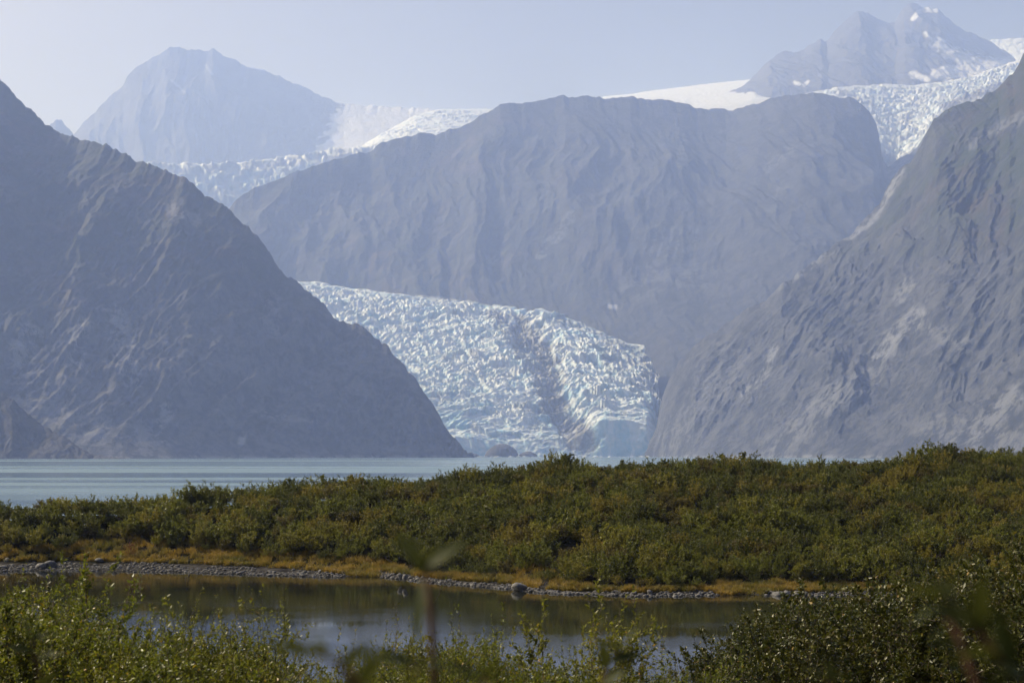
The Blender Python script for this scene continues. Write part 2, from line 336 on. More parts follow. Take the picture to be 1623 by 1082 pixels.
# ------------------------------------------------------------------ glaciers
def seracs(X, Y, Z, w, cell=(34, 17), amp=7.0, seed=0, skew=0.25):
    """ice broken into blades and blocks: sharp crests across the flow, cracks between"""
    xx = X + 11 * fbm(X / 60, Y / 60, 4, seed + 3); yy = Y + skew * X + 26 * fbm(X / 260, Y / 200, 2, seed + 8) + 6 * fbm(X / 40, Y / 40, 3, seed + 12)
    a = ridged(xx / cell[0], yy / cell[1], 5, seed, 0.62) - 0.95
    b = ridged(xx / (cell[0] * .45) + 7, yy / (cell[1] * .6) + 3, 5, seed + 5, 0.65) - 0.95
    f1, f2, cid, dx, dy = worley(xx / (cell[0] * .9), yy / (cell[1] * 1.3), seed)
    blk = (_RV[cid] - 0.5) + dy * (_RV[_P[cid + 9]] - 0.2)
    crack = sstep(0.16, 0.0, f2 - f1) * (0.4 + 0.6 * _RV[_P[cid + 1]])
    big = fbm(X / 170, Y / 120, 3, seed + 6)
    e1, e2, eid, ex, ey = worley(xx / (cell[0] * .42) + 4.5, yy / (cell[1] * .62) + 1.5, seed + 4)
    step = -(dy * cell[1] * 1.3 * (0.25 + .7 * _RV[_P[cid + 4]]) + ey * cell[1] * .62 * (0.2 + .9 * _RV[_P[eid + 6]])) * 0.62 * w
    d = amp * (0.55 * a + 0.5 * b + 0.5 * blk - 0.5 * crack) * w * np.clip(0.9 + 0.7 * big, .35, 1.6)
    crev = np.clip(0.42 - 0.42 * a - 0.34 * b + 0.35 * crack - 0.12 * blk + 0.25 * fbm(X / 60, Y / 60, 3, seed + 1), 0, 1)
    return d + step, crev

def glacier(name, X, Y, Z, crev, dirt_shade, mat, label):
    me = mesh_np(name, np.stack([X, Y, Z], -1).reshape(-1, 3) * U, grid_faces(*X.shape), {'crev': crev.ravel(), 'dirt_shade': dirt_shade.ravel()}, smooth=False)
    return tag(add(name, me, mat), label, 'glacier', kind='structure')

m_ice = ice_material('glacier_ice', (0.27, 0.48, 0.62), (0.60, 0.65, 0.71), (0.10, 0.108, 0.122))  # last tone blue-grey: covers debris and the fold's shade put into the colour
m_ice_far = ice_material('icefield_snow', (0.40, 0.53, 0.64), (0.53, 0.55, 0.60))

# main tongue
Gt = [(430, 445), (470, 447), (500, 448), (540, 455), (580, 460), (620, 466), (660, 470), (700, 473), (740, 477), (780, 482), (820, 487), (860, 492), (890, 500), (920, 512), (950, 525),
      (980, 538), (1000, 545), (1018, 549), (1028, 568), (1038, 590), (1045, 615), (1047, 645), (1044, 690), (1042, 728)]
Gt = withD(Gt, [(430, 4850), (470, 4760), (780, 4500), (900, 4280), (1018, 4020), (1047, 3750), (1042, 3600)])
Gf = foot([(430, 3560), (700, 3560), (900, 3540), (1000, 3500), (1042, 3480)], -8)
G1 = [(430, 3600, 695), (700, 3590, 695), (800, 3585, 700), (880, 3580, 698), (915, 3560, 674), (960, 3530, 664), (1000, 3520, 668), (1025, 3500, 675), (1040, 3500, 700), (1047, 3500, 728)]
Gm = [(430, 4250, 560), (700, 4030, 585), (800, 3960, 580), (900, 3850, 590), (1000, 3740, 612), (1030, 3680, 630), (1047, 3620, 690)]
X, Y, Z, T = loft([Gf, G1, Gm, Gt, back(Gt, 200, 70)], 430, 1047, 540, [26, 200, 200, 14])
w = (0.25 + 0.75 * sstep(0.9, 1.4, T)) * (1 - 0.75 * sstep(2.85, 3.0, T))
d, crev = seracs(X, Y, Z, w, (42, 18), 4.0, 2, 0.22); dB, crevB = seracs(X, Y, Z, w, (95, 42), 6.5, 12, 0.3)
mk = sstep(-.25, .3, fbm(X / 190, Y / 150, 3, 41)); calm = 0.55 + 0.6 * sstep(-.4, .4, fbm(X / 130, Y / 110, 2, 43))
d = (d * (1 - mk) + dB * mk) * calm * .85; crev = crev * (1 - mk) + crevB * mk
px, py = pix(X, Y, Z)
sig = (px - 55 * (3 - T)) * 1.75 + 10 * fbm(X / 70, Y / 70, 3, 31)          # across-flow coordinate, metres
flow = ridged(sig / 26, Y / 150, 4, 33, .6) - .9; arc = ridged((X + .2 * sig) / 120, (Y + .0009 * (sig - 1380) ** 2) / 15, 4, 37, .6) - .9
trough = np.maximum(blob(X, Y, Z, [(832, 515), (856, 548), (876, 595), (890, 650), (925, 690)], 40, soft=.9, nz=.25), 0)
d = d + (5.0 * flow * sstep(1.2, 1.8, T) + 4.5 * arc) * w
crev = np.clip(crev - .22 * flow - .2 * arc + .35 * sstep(800, 620, px) * sstep(2.3, 1.2, T), 0, 1)
X2 = X + 14 * fbm(Y / 70, Z / 50, 4, 14) * sstep(960, 1040, px); Y2 = Y - 0.5 * d; Z2 = Z + 0.9 * d - 30 * trough + w * (13 * fbm(X / 150, Y / 120, 3, 3) + 7 * ridged((X + Y * .5) / 210, (Y - .35 * X) / 62, 2, 7))
dirt_shade = np.maximum.reduce([blob(X, Y, Z, [(828, 515), (852, 545), (872, 590), (880, 640)], 27, nz=.5), blob(X, Y, Z, [(785, 500), (820, 545), (850, 590), (868, 640), (890, 668)], 16, nz=.7) * .8,  # broad central band: shade of the fold put into the colour; others are debris
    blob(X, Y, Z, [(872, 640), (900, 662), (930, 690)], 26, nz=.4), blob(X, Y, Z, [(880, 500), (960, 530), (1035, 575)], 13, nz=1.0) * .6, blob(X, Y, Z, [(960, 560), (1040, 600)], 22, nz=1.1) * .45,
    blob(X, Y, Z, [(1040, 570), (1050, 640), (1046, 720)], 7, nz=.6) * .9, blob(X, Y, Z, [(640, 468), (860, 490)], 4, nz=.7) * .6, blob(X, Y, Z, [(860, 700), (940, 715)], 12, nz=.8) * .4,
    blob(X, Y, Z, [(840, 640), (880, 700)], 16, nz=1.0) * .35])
glacier('glacier', X2, Y2, Z2, np.clip(crev + 0.25 * sstep(640, 720, py), 0, 1), dirt_shade, m_ice, 'crevassed blue-white glacier tongue with moraine bands and painted fold shade, reaching the lake')

# left icefield with its hanging lip
I0 = [(180, 6250, 420), (830, 6250, 420)]
I1 = withD([(180, 262), (245, 258), (300, 260), (370, 259), (420, 254), (470, 247), (520, 239), (575, 234), (640, 230), (830, 230)], [(180, 6650), (830, 6650)])
I2 = [(180, 7500, 300), (500, 7500, 285), (560, 7450, 250), (830, 7450, 225)]
I3 = [(180, 8280, 320), (480, 8280, 290), (540, 8280, 252), (600, 8300, 215), (660, 8400, 182), (700, 8450, 173), (780, 8500, 173), (830, 8500, 176)]
X, Y, Z, T = loft([I0, I1, I2, I3, back(I3, 500, 60)], 180, 830, 340, [70, 30, 90, 8])
w = np.where(T < 1.15, 1.0, 0.55 + 0.25 * perlin(X / 300, Y / 300, 4)) * (1 - .7 * sstep(2.9, 3, T))
d, crev = seracs(X, Y, Z, w, (70, 40), 6.0, 5)
crev = np.where(T < 0.9, crev + 0.25, crev * 0.7)
dirt_shade = np.maximum(blob(X, Y, Z, [(520, 236), (575, 232)], 3, nsc=80) * .2, sstep(0.80, 0.5, T) * 0.25)
glacier('glacier', X, Y - .5 * d, Z + .8 * d, np.clip(crev, 0, 1), dirt_shade, m_ice_far, 'pale icefield with hanging ice lip below the far pyramid peak')

# right icefield and icefall
J0 = [(920, 5950, 420), (1380, 5600, 420), (1450, 5600, 330), (1680, 5600, 330)]
J1 = [(920, 6300, 200), (1100, 6300, 190), (1300, 6100, 175), (1380, 5750, 230), (1420, 5680, 258), (1455, 5680, 236), (1490, 5700, 200), (1560, 5800, 160), (1680, 5800, 140)]
J2 = [(920, 7300, 175), (1100, 7250, 171), (1200, 7250, 158), (1260, 7250, 153), (1330, 7200, 139), (1400, 7200, 134), (1450, 7200, 136), (1500, 7200, 129), (1540, 7200, 122), (1570, 7200, 111), (1600, 7200, 102), (1680, 7200, 92)]
J2b = [(920, 8750, 165), (1100, 8750, 147), (1195, 8750, 138), (1240, 8750, 170), (1500, 8750, 160), (1570, 8750, 130), (1600, 8750, 100), (1680, 8750, 80)]
J3 = [(920, 9500, 158), (950, 9500, 154), (1000, 9500, 149), (1050, 9500, 142), (1100, 9500, 136), (1150, 9500, 130), (1195, 9500, 126), (1260, 9500, 125), (1500, 9300, 90), (1575, 9300, 63), (1600, 9300, 62), (1680, 9300, 60)]
X, Y, Z, T = loft([J0, J1, J2, J2b, J3, back(J3, 500, 60)], 920, 1680, 420, [30, 130, 50, 30, 8])
px, py = pix(X, Y, Z)
w = sstep(1180, 1340, px) * (1 - .75 * sstep(1.85, 2.0, T)) * (0.5 + 0.5 * sstep(1.0, 1.2, T)) + 0.24
d, crev = seracs(X, Y, Z, w, (90, 34), 11.0, 9)
crev = crev * np.clip(w, 0.25, 1) + 0.1 * (w > .5)
dirt_shade = np.maximum.reduce([blob(X, Y, Z, [(1500, 170), (1560, 150), (1590, 140)], 10, nz=.5, nsc=80) * .9, blob(X, Y, Z, [(1330, 150), (1380, 165)], 9, nz=.6, nsc=80) * .45, blob(X, Y, Z, [(1430, 200), (1470, 150), (1480, 140)], 9, nz=.9, nsc=60) * .3])
glacier('glacier', X, Y - .5 * d, Z + .8 * d, np.clip(crev, 0, 1), dirt_shade, m_ice_far, 'broken white icefall spilling through the notch below the twin-summit peak')

# ------------------------------------------------------------------ near ground, lake, pond
POND = 1.0
def px2w(px, py, z): D = (EYE - z) * F / (py - HY); return (px - CX) / F * D, D
shore_px = [(-250, 905), (0, 905), (100, 903), (200, 905), (300, 907), (400, 910), (500, 914), (600, 914), (650, 919), (700, 924), (760, 929), (820, 934), (850, 938), (900, 941), (950, 942), (1000, 944), (1100, 944), (1180, 942), (1300, 944), (1385, 942)]
SH = np.array([px2w(a, b, POND) for a, b in shore_px]); SH = np.vstack([SH, [[40, 108], [70, 106], [200, 100]]]); SH = np.vstack([[[-300, 140]], SH])
crest_px = [(-300, 815, 146), (0, 805, 148), (150, 792, 150), (230, 788, 152), (330, 780, 155), (420, 772, 157), (520, 765, 158), (600, 762, 160), (690, 757, 161), (780, 747, 162), (830, 740, 163), (880, 733, 164), (1000, 737, 165),
            (1120, 730, 165), (1240, 732, 165), (1300, 737, 165), (1350, 737, 165), (1400, 728, 165), (1440, 722, 165), (1480, 715, 165), (1623, 718, 165), (1900, 715, 165)]
CR = np.array([[(a - CX) / F * D, D, EYE - (b - HY) / F * D - 1.75] for a, b, D in crest_px])
def Yf(x): return np.interp(x, SH[:, 0], SH[:, 1]) + 0.5 * perlin(x / 2.6, x * 0 + 3.3, 5) * (np.abs(x) < 60)
def Yn(x): return np.interp(x, [-400, -75, -60, -20, 0, 10, 18, 25, 29, 34, 400], [140, 128, 72, 64, 65, 68, 76, 92, 106, 100, 96]) + 1.2 * perlin(x / 5, x * 0 + 8.1, 6)
def ground_z(x, y):
    x = np.asarray(x, float); y = np.asarray(y, float)
    yf, yn = Yf(x), Yn(x); yc = np.interp(x, CR[:, 0], CR[:, 1]); zc = np.interp(x, CR[:, 0], CR[:, 2])
    d = y - yf; s = np.clip((d - 5) / (yc - yf - 5), 0, 1)
    bump = 0.45 * fbm(x / 9, y / 9, 4, 12)
    far = POND + 0.10 * np.clip(d, -2, 7) + (zc - POND - 0.70) * (0.8 * s + 0.2 * sstep(0, 1, s)) + bump * np.clip((d - 4) / 10, 0, 1.2)
    far = far - sstep(0, 70, y - yc) * (zc + 8.5)
    t = np.clip(1 - y / np.maximum(yn, 1), 0, 2)
    near = POND + (10.45 - POND) * np.minimum(t, 1.35) ** np.interp(x / np.maximum(y, 8), [0.0, 0.25], [1.0, 1.35]) + bump * np.clip((yn - y) / 12, 0, 1) * np.clip((y - 3) / 6, 0, 1)
    bed = POND - 1.4 * sstep(0, 6, y - yn) * sstep(0, 6, yf - y)
    link = POND + 0.35 + 0.3 * fbm(x / 6, y / 6, 3, 9)
    open_ = (yf - yn) > 0.5
    z = np.where(y > yf, far, np.where(y < yn, near, np.where(open_, bed, link)))
    gap = np.where((~open_) & (y <= np.maximum(yf, yn)) & (y >= np.minimum(yf, yn)), np.maximum(far, near), z)
    return np.where(y < 0, np.minimum(10.45 + 0.02 * -y, 14), gap)

gx = np.concatenate([-np.geomspace(27500, 80, 28), np.linspace(-78, 78, 420), np.geomspace(80, 27500, 28)])
gy = np.concatenate([[-900, -500, -200, -80, -30, -10, -4], np.linspace(0, 60, 120), np.linspace(60.3, 180, 372), np.linspace(181, 262, 50), np.geomspace(270, 27500, 18)])
GX, GY = np.meshgrid(gx, gy); GZ = ground_z(GX, GY)
GZ = np.where(GY > 255, -8.5, GZ)
dS = GY - Yf(GX)
stony = sstep(5.6, 3.8, dS + 1.2 * fbm(GX / 4, GY / 4, 3, 2)) * (dS > -8) * (dS < 8)
m = M('ground_soil')
n1 = m.noise(1.2, 8, 0.65); n2 = m.noise(7, 4, 0.6)
soil = m.mix(m.ramp(n2, 0.4, 0.6), (0.014, 0.016, 0.008), (0.028, 0.024, 0.014))
stone = m.mix(m.ramp(n1, 0.38, 0.62), (0.022, 0.021, 0.021), (0.065, 0.062, 0.06))
m.base(m.mix(m.attr('stony'), soil, stone)).bsdf(Roughness=1.0, Specular_IOR_Level=0.0); m.bump(n1, 0.12, 0.7)
me = mesh_np('ground', np.stack([GX, GY, GZ], -1).reshape(-1, 3), grid_faces(*GX.shape), {'stony': stony.ravel()})
tag(add('ground', me, m.m), 'mossy moraine ground under the shrubs around the pond', kind='structure')

# lake
m = M('lake_water')
ypos = m.n('ShaderNodeSeparateXYZ', _0=m.pos).outputs[1]
bn = m.noise(1.0, 1, 0.4, stretch=(1 / 1500, 1 / 150, 1), distort=0.4); bf = m.noise(1.0, 1, 0.4, stretch=(1 / 4000, 1 / 700, 1))
bands = m.math('ADD', m.math('MULTIPLY', bn, m.ramp(ypos, 500, 1500, 1.0, 0.1)), m.math('MULTIPLY', bf, m.ramp(ypos, 500, 1500, 0.0, 0.9))); wave = m.noise(1.0, 6, 0.6, stretch=(1 / 3.0, 1 / 1.2, 1)); swell = m.noise(1.0, 4, 0.6, stretch=(1 / 60.0, 1 / 14, 1))
m.base((0.13, 0.205, 0.255)); m.set(m.b.inputs['Roughness'], m.ramp(bands, 0.42, 0.58, 0.10, 0.34)); m.b.inputs['IOR'].default_value = 1.33
bp = m.bump(m.math('ADD', m.math('MULTIPLY', wave, 0.4), swell), 1.0, 1.0)
m.set(bp.inputs['Distance'], m.ramp(bands, 0.42, 0.60, 0.10, 1.1))
V = [(-16000, 190, 0), (16000, 190, 0), (16000, 16000, 0), (-16000, 16000, 0)]
tag(add('lake', mesh_np('lake', V, [[0, 1, 2, 3]]), m.m), 'pale blue glacial lake between the shrub ridge and the mountains', kind='structure')
# pond
m = M('pond_water')
rip = m.noise(1.0, 5, 0.6, stretch=(1 / 0.55, 1 / 0.16, 1)); area = m.noise(1.0, 3, 0.5, stretch=(1 / 14.0, 1 / 5.0, 1))
m.base((0.012, 0.014, 0.012)).bsdf(Roughness=0.012); m.b.inputs['IOR'].default_value = 3.0
bp = m.bump(rip, 0.01, 1.0); m.set(bp.inputs['Distance'], m.ramp(area, 0.38, 0.62, 0.0010, 0.0042))
V = [(-95, 56, POND), (46, 56, POND), (46, 143, POND), (-95, 143, POND)]
tag(add('pond', mesh_np('pond', V, [[0, 1, 2, 3]]), m.m), 'still dark pond mirroring the shrubs on its far bank', kind='structure')

# ------------------------------------------------------------------ rocks
def ico(sub):
    import bmesh
    bm = bmesh.new(); bmesh.ops.create_icosphere(bm, subdivisions=sub, radius=1.0)
    V = np.array([v.co[:] for v in bm.verts]); Fc = np.array([[v.index for v in f.verts] for f in bm.faces]); bm.free(); return V, Fc
ICO = {k: ico(k) for k in (1, 2, 3)}
def rock_verts(V, seed, cuts=7):
    r = np.random.default_rng(seed); V = V.copy()
    for _ in range(cuts):
        n = r.normal(size=3); n /= np.linalg.norm(n); c = r.uniform(0.45, 0.8); s = V @ n; V = V - np.outer(np.maximum(s - c, 0), n)
    return V * (1 + 0.10 * np.sin(V * 4 + r.uniform(0, 6, 3)).sum(1, keepdims=True) / 3)
m = M('shore_stone')
n = m.noise(0.16, 6, 0.65); info = m.n('ShaderNodeObjectInfo').outputs['Random']
c = m.mix(m.ramp(n, 0.35, 0.65), (0.075, 0.072, 0.072), (0.21, 0.205, 0.20))
m.base(m.mix(m.attr('tint'), c, (0.055, 0.052, 0.052))).bsdf(Roughness=0.85); m.bump(n, 0.03, 0.8); STONE = m.m
m = M('wet_outcrop_rock'); n = m.noise(14 * U, 7, 0.65)
m.base(m.mix(m.ramp(n, .35, .65), (0.022, 0.023, 0.026), (0.055, 0.055, 0.058))).bsdf(Roughness=0.9); m.bump(n, 9 * U, .8); OUTC = m.m

def outcrop(px0, px1, top, D, label, seed):
    V, Fc = ICO[3]; V = V.copy(); z = np.maximum(V[:, 2], -0.35)
    wdt = (px1 - px0) / 2 / F * D; h = (HY + F * EYE / U / D - top) / F * D; cx = ((px0 + px1) / 2 - CX) / F * D
    n = fbm(V[:, 0] * 2 + seed, V[:, 1] * 2 + V[:, 2] * 2, 4, seed) * 0.07
    W = np.stack([cx + V[:, 0] * wdt * (1 + n) * np.where(z < .6, 1.0, .92), D + V[:, 1] * wdt * .9, np.sign(z) * np.abs(z) ** 1.05 * h * (1 + n)], -1)
    return tag(add('rock_mound', mesh_np('rock_mound', W * U, Fc), OUTC), label, 'rock', kind='structure')
outcrop(768, 822, 702.5, 3470, 'dark domed rock mound at the foot of the glacier', 1)
outcrop(746, 760, 718, 3460, 'tiny dark rock knob beside the left mountain tip at the waterline', 2)
outcrop(822, 852, 715, 3480, 'low dark rock hump right of the domed rock mound', 3)

stone_meshes = []
for k in range(6):
    V, Fc = ICO[2]; stone_meshes.append(mesh_np('boulder', rock_verts(V, 40 + k), Fc, {'tint': np.full(len(V), [0, .1, .35, .5, .2, .05][k])}, smooth=False)); stone_meshes[-1].materials.append(STONE)
def boulder(px, py, wpx, label, k, flat=0.6, group=None, z=None):
    X, D = px2w(px, py, POND if z is None else z); s = wpx / F * D / 1.5
    gz = float(ground_z(X, D)) if z is None else z
    o = add('boulder', stone_meshes[k]); o.location = (X, D, max(gz, POND - .05) + s * flat * 0.35)
    o.scale = (s, s * 0.9, s * flat); o.rotation_euler = (random.uniform(-.15, .15), random.uniform(-.15, .15), random.uniform(0, 6.28))
    return tag(o, label, 'boulder', group)
boulder(824, 935, 24, 'pale wedge-shaped boulder standing alone in the pond off the far shore', 5, 0.62, z=POND)
boulder(66, 902, 17, 'broad pale boulder in the stony shore at the far left', 0, 0.6)
boulder(79, 901, 18, 'broad grey boulder touching the pale boulder at the far left', 1, 0.6)
boulder(11, 898, 8, 'upright grey boulder at the left end of the stony shore', 2, 0.9)
boulder(4, 903, 14, 'dark flat boulder at the waterline at the left edge', 3, 0.45)
boulder(157, 898, 13, 'dark rounded boulder behind the foreground shrub top', 3, 0.6)
boulder(181, 901, 9, 'dark small boulder right of the rounded one on the left shore', 3, 0.7)
boulder(634, 916, 9, 'taller left stone of the pair capping the small rock pile', 1, 1.0, z=1.45)
boulder(643, 917, 9, 'taller right stone of the pair capping the small rock pile', 0, 1.1, z=1.5)
boulder(429, 912, 9, 'dark angular boulder at the waterline below the golden grass', 3, 0.5)
boulder(383, 909, 9, 'dark flat stone at the water edge on the left shore', 3, 0.5)
boulder(510, 910, 10, 'pale flat stone under the golden grass left of the reed patch', 0, 0.5)
boulder(827, 925, 7, 'small bright stone above the wedge-shaped pond boulder', 5, 0.7, z=1.3)
boulder(875, 939, 10, 'low pale stone in the narrow shore below the orange grass', 4, 0.5)
boulder(1029, 940, 9, 'rounded grey stone on the dark shore below the shrubs', 1, 0.7, z=1.15)
boulder(1005, 941, 9, 'slanted grey stone left of the rounded one on the dark shore', 4, 0.7, z=1.1)
boulder(1232, 943, 16, 'flat dark-streaked boulder at the right end of the golden reeds', 2, 0.5)
boulder(1246, 941, 9, 'paler boulder leaning on the dark-streaked one', 0, 0.8, z=1.15)
for i in range(34):
    a = random.choice([(5, 600), (600, 720), (720, 860), (860, 1130), (1220, 1370)]); px = random.uniform(*a)
    yy = np.interp(px, [p[0] for p in shore_px], [p[1] for p in shore_px]) - random.uniform(0, 9 if px < 560 else 5)
    boulder(px, yy, random.uniform(4, 7), 'fist-to-head sized grey stone lying among the shore gravel', random.randrange(6), 0.65, 'loose larger stones along the far pond shore', z=None)

def stones():
    Vs, Fs, Ts = [], [], []; base = 0; V0, F0 = ICO[1]
    prot = [rock_verts(V0, 90 + k, 4) for k in range(12)]
    xs = rng.uniform(-58, 30, 5600)
    for x in xs:
        px_guess = CX + F * x / float(Yf(x)); wide = 5.0 if px_guess < 470 else (2.4 if px_guess < 860 else 1.7)
        if 545 < px_guess < 603 or 1140 < px_guess < 1213: continue
        wide *= 0.25 + 0.95 * float(np.clip(.5 + .8 * fbm(np.array(x / 4.0), np.array(2.5), 3, 21), 0, 1)); y = float(Yf(x)) + random.uniform(-0.35, wide) ; s = 0.04 + 0.17 * random.random() ** 2.6
        z = max(float(ground_z(x, y)), POND - 0.02) + s * 0.15
        a = random.uniform(0, 6.28); ca, sa = math.cos(a), math.sin(a); v = prot[random.randrange(12)]
        v = np.stack([(v[:, 0] * ca - v[:, 1] * sa) * s * 1.25 + x, (v[:, 0] * sa + v[:, 1] * ca) * s + y, v[:, 2] * s * random.uniform(.5, .9) + z], -1)
        Vs.append(v); Fs.append(F0 + base); base += len(v); Ts.append(np.full(len(v), random.choice([0, .2, .35, .5, .7, .85, .95])))
    me = mesh_np('shore_gravel', np.concatenate(Vs), np.concatenate(Fs), {'tint': np.concatenate(Ts)}, smooth=False)
    tag(add('shore_gravel', me, STONE), 'grey cobbles and gravel lining the far pond shore', 'gravel', kind='stuff')
stones()

# floating ice at the glacier front
Vs, Fs, b = [], [], 0
for i in range(70):
    px = random.uniform(760, 1030); D = random.uniform(3330, 3470); s = random.uniform(1.0, 4.5); V, Fc = ICO[1]; v = rock_verts(V, i, 5) * [s * 2.4, s * 2, s * .5]
    Vs.append((v + [(px - CX) / F * D, D, s * .1]) * U); Fs.append(Fc + b); b += len(v)
fi = mesh_np('floating_ice', np.concatenate(Vs), np.concatenate(Fs), {'crev': np.zeros(b), 'dirt_shade': np.zeros(b)}, smooth=False)
tag(add('floating_ice', fi, m_ice), 'scattered white ice bits floating at the glacier front', 'ice', kind='stuff')

# ------------------------------------------------------------------ plants
def leaf_material(name, a, b, yellow, trans, rough=0.42, yprob=0.9, tr=0.34):
    m = M(name); info = m.n('ShaderNodeObjectInfo').outputs['Random']; t = m.attr('tint')
    c = m.mix(m.ramp(t, 0.0, 1.0), a, b)
    c = m.mix(m.math('MULTIPLY', m.ramp(info, 0.4, 1.0), 0.35), c, m.mix(0.5, b, yellow))
    c = m.mix(m.ramp(t, yprob, yprob + 0.02), c, yellow)
    m.base(c).bsdf(Roughness=rough); m.b.inputs['Specular IOR Level'].default_value = 0.28
    tl = m.n('ShaderNodeBsdfTranslucent'); m.set(tl.inputs[0], m.mix(0.5, c, trans))
    mx = m.n('ShaderNodeMixShader'); mx.inputs[0].default_value = tr
    m.t.links.new(m.b.outputs[0], mx.inputs[1]); m.t.links.new(tl.outputs[0], mx.inputs[2]); m.t.links.new(mx.outputs[0], m.out.inputs[0])
    return m.m
FARM = [leaf_material('willow_leaves', (0.060, 0.060, 0.010), (0.215, 0.200, 0.030), (0.28, 0.21, 0.03), (0.34, 0.33, 0.03), 0.42, 0.98, 0.40),
        leaf_material('green_willow_leaves', (0.045, 0.052, 0.010), (0.160, 0.168, 0.028), (0.24, 0.19, 0.03), (0.27, 0.30, 0.03), 0.40, 0.985, 0.40),
        leaf_material('alder_leaves', (0.028, 0.034, 0.008), (0.098, 0.106, 0.022), (0.18, 0.15, 0.03), (0.17, 0.19, 0.02), 0.40, 0.985, 0.40),
        leaf_material('yellowing_leaves', (0.085, 0.08, 0.012), (0.27, 0.23, 0.032), (0.34, 0.24, 0.03), (0.28, 0.24, 0.03), 0.45, 0.95, 0.40),
        leaf_material('brownish_leaves', (0.055, 0.048, 0.012), (0.150, 0.130, 0.030), (0.19, 0.12, 0.03), (0.15, 0.13, 0.02), 0.45, 0.97, 0.40)]
LEAF_FG = leaf_material('foreground_leaves', (0.045, 0.066, 0.009), (0.19, 0.215, 0.028), (0.38, 0.21, 0.03), (0.24, 0.26, 0.020), 0.42, 0.965)
LEAF_DK = leaf_material('dark_alder_leaves', (0.024, 0.035, 0.007), (0.095, 0.105, 0.018), (0.26, 0.16, 0.03), (0.121, 0.131, 0.015), 0.42, 0.975, 0.2)
LEAF_RED = leaf_material('red_leaves', (0.10, 0.022, 0.012), (0.17, 0.05, 0.02), (0.2, 0.1, 0.03), (0.2, 0.05, 0.02), 0.5)
m = M('twig_bark'); m.base(m.mix(m.ramp(m.noise(.02, 4), .4, .6), (0.06, 0.04, 0.03), (0.13, 0.10, 0.08))).bsdf(Roughness=.8); BARK = m.m

def tube(pts, r0, r1, sides=3):
    pts = np.array(pts); n = len(pts); V = []
    for i, p in enumerate(pts):
        t = pts[min(i + 1, n - 1)] - pts[max(i - 1, 0)]; t /= np.linalg.norm(t) + 1e-9
        a = np.cross(t, [0.3, 0.9, 0.1]); a /= np.linalg.norm(a) + 1e-9; b = np.cross(t, a); r = r0 + (r1 - r0) * i / (n - 1)
        for k in range(sides):
            q = 2 * math.pi * k / sides; V.append(p + r * (a * math.cos(q) + b * math.sin(q)))
    Fc = [[i * sides + k, i * sides + (k + 1) % sides, (i + 1) * sides + (k + 1) % sides, (i + 1) * sides + k] for i in range(n - 1) for k in range(sides)]
    return np.array(V), np.array(Fc)

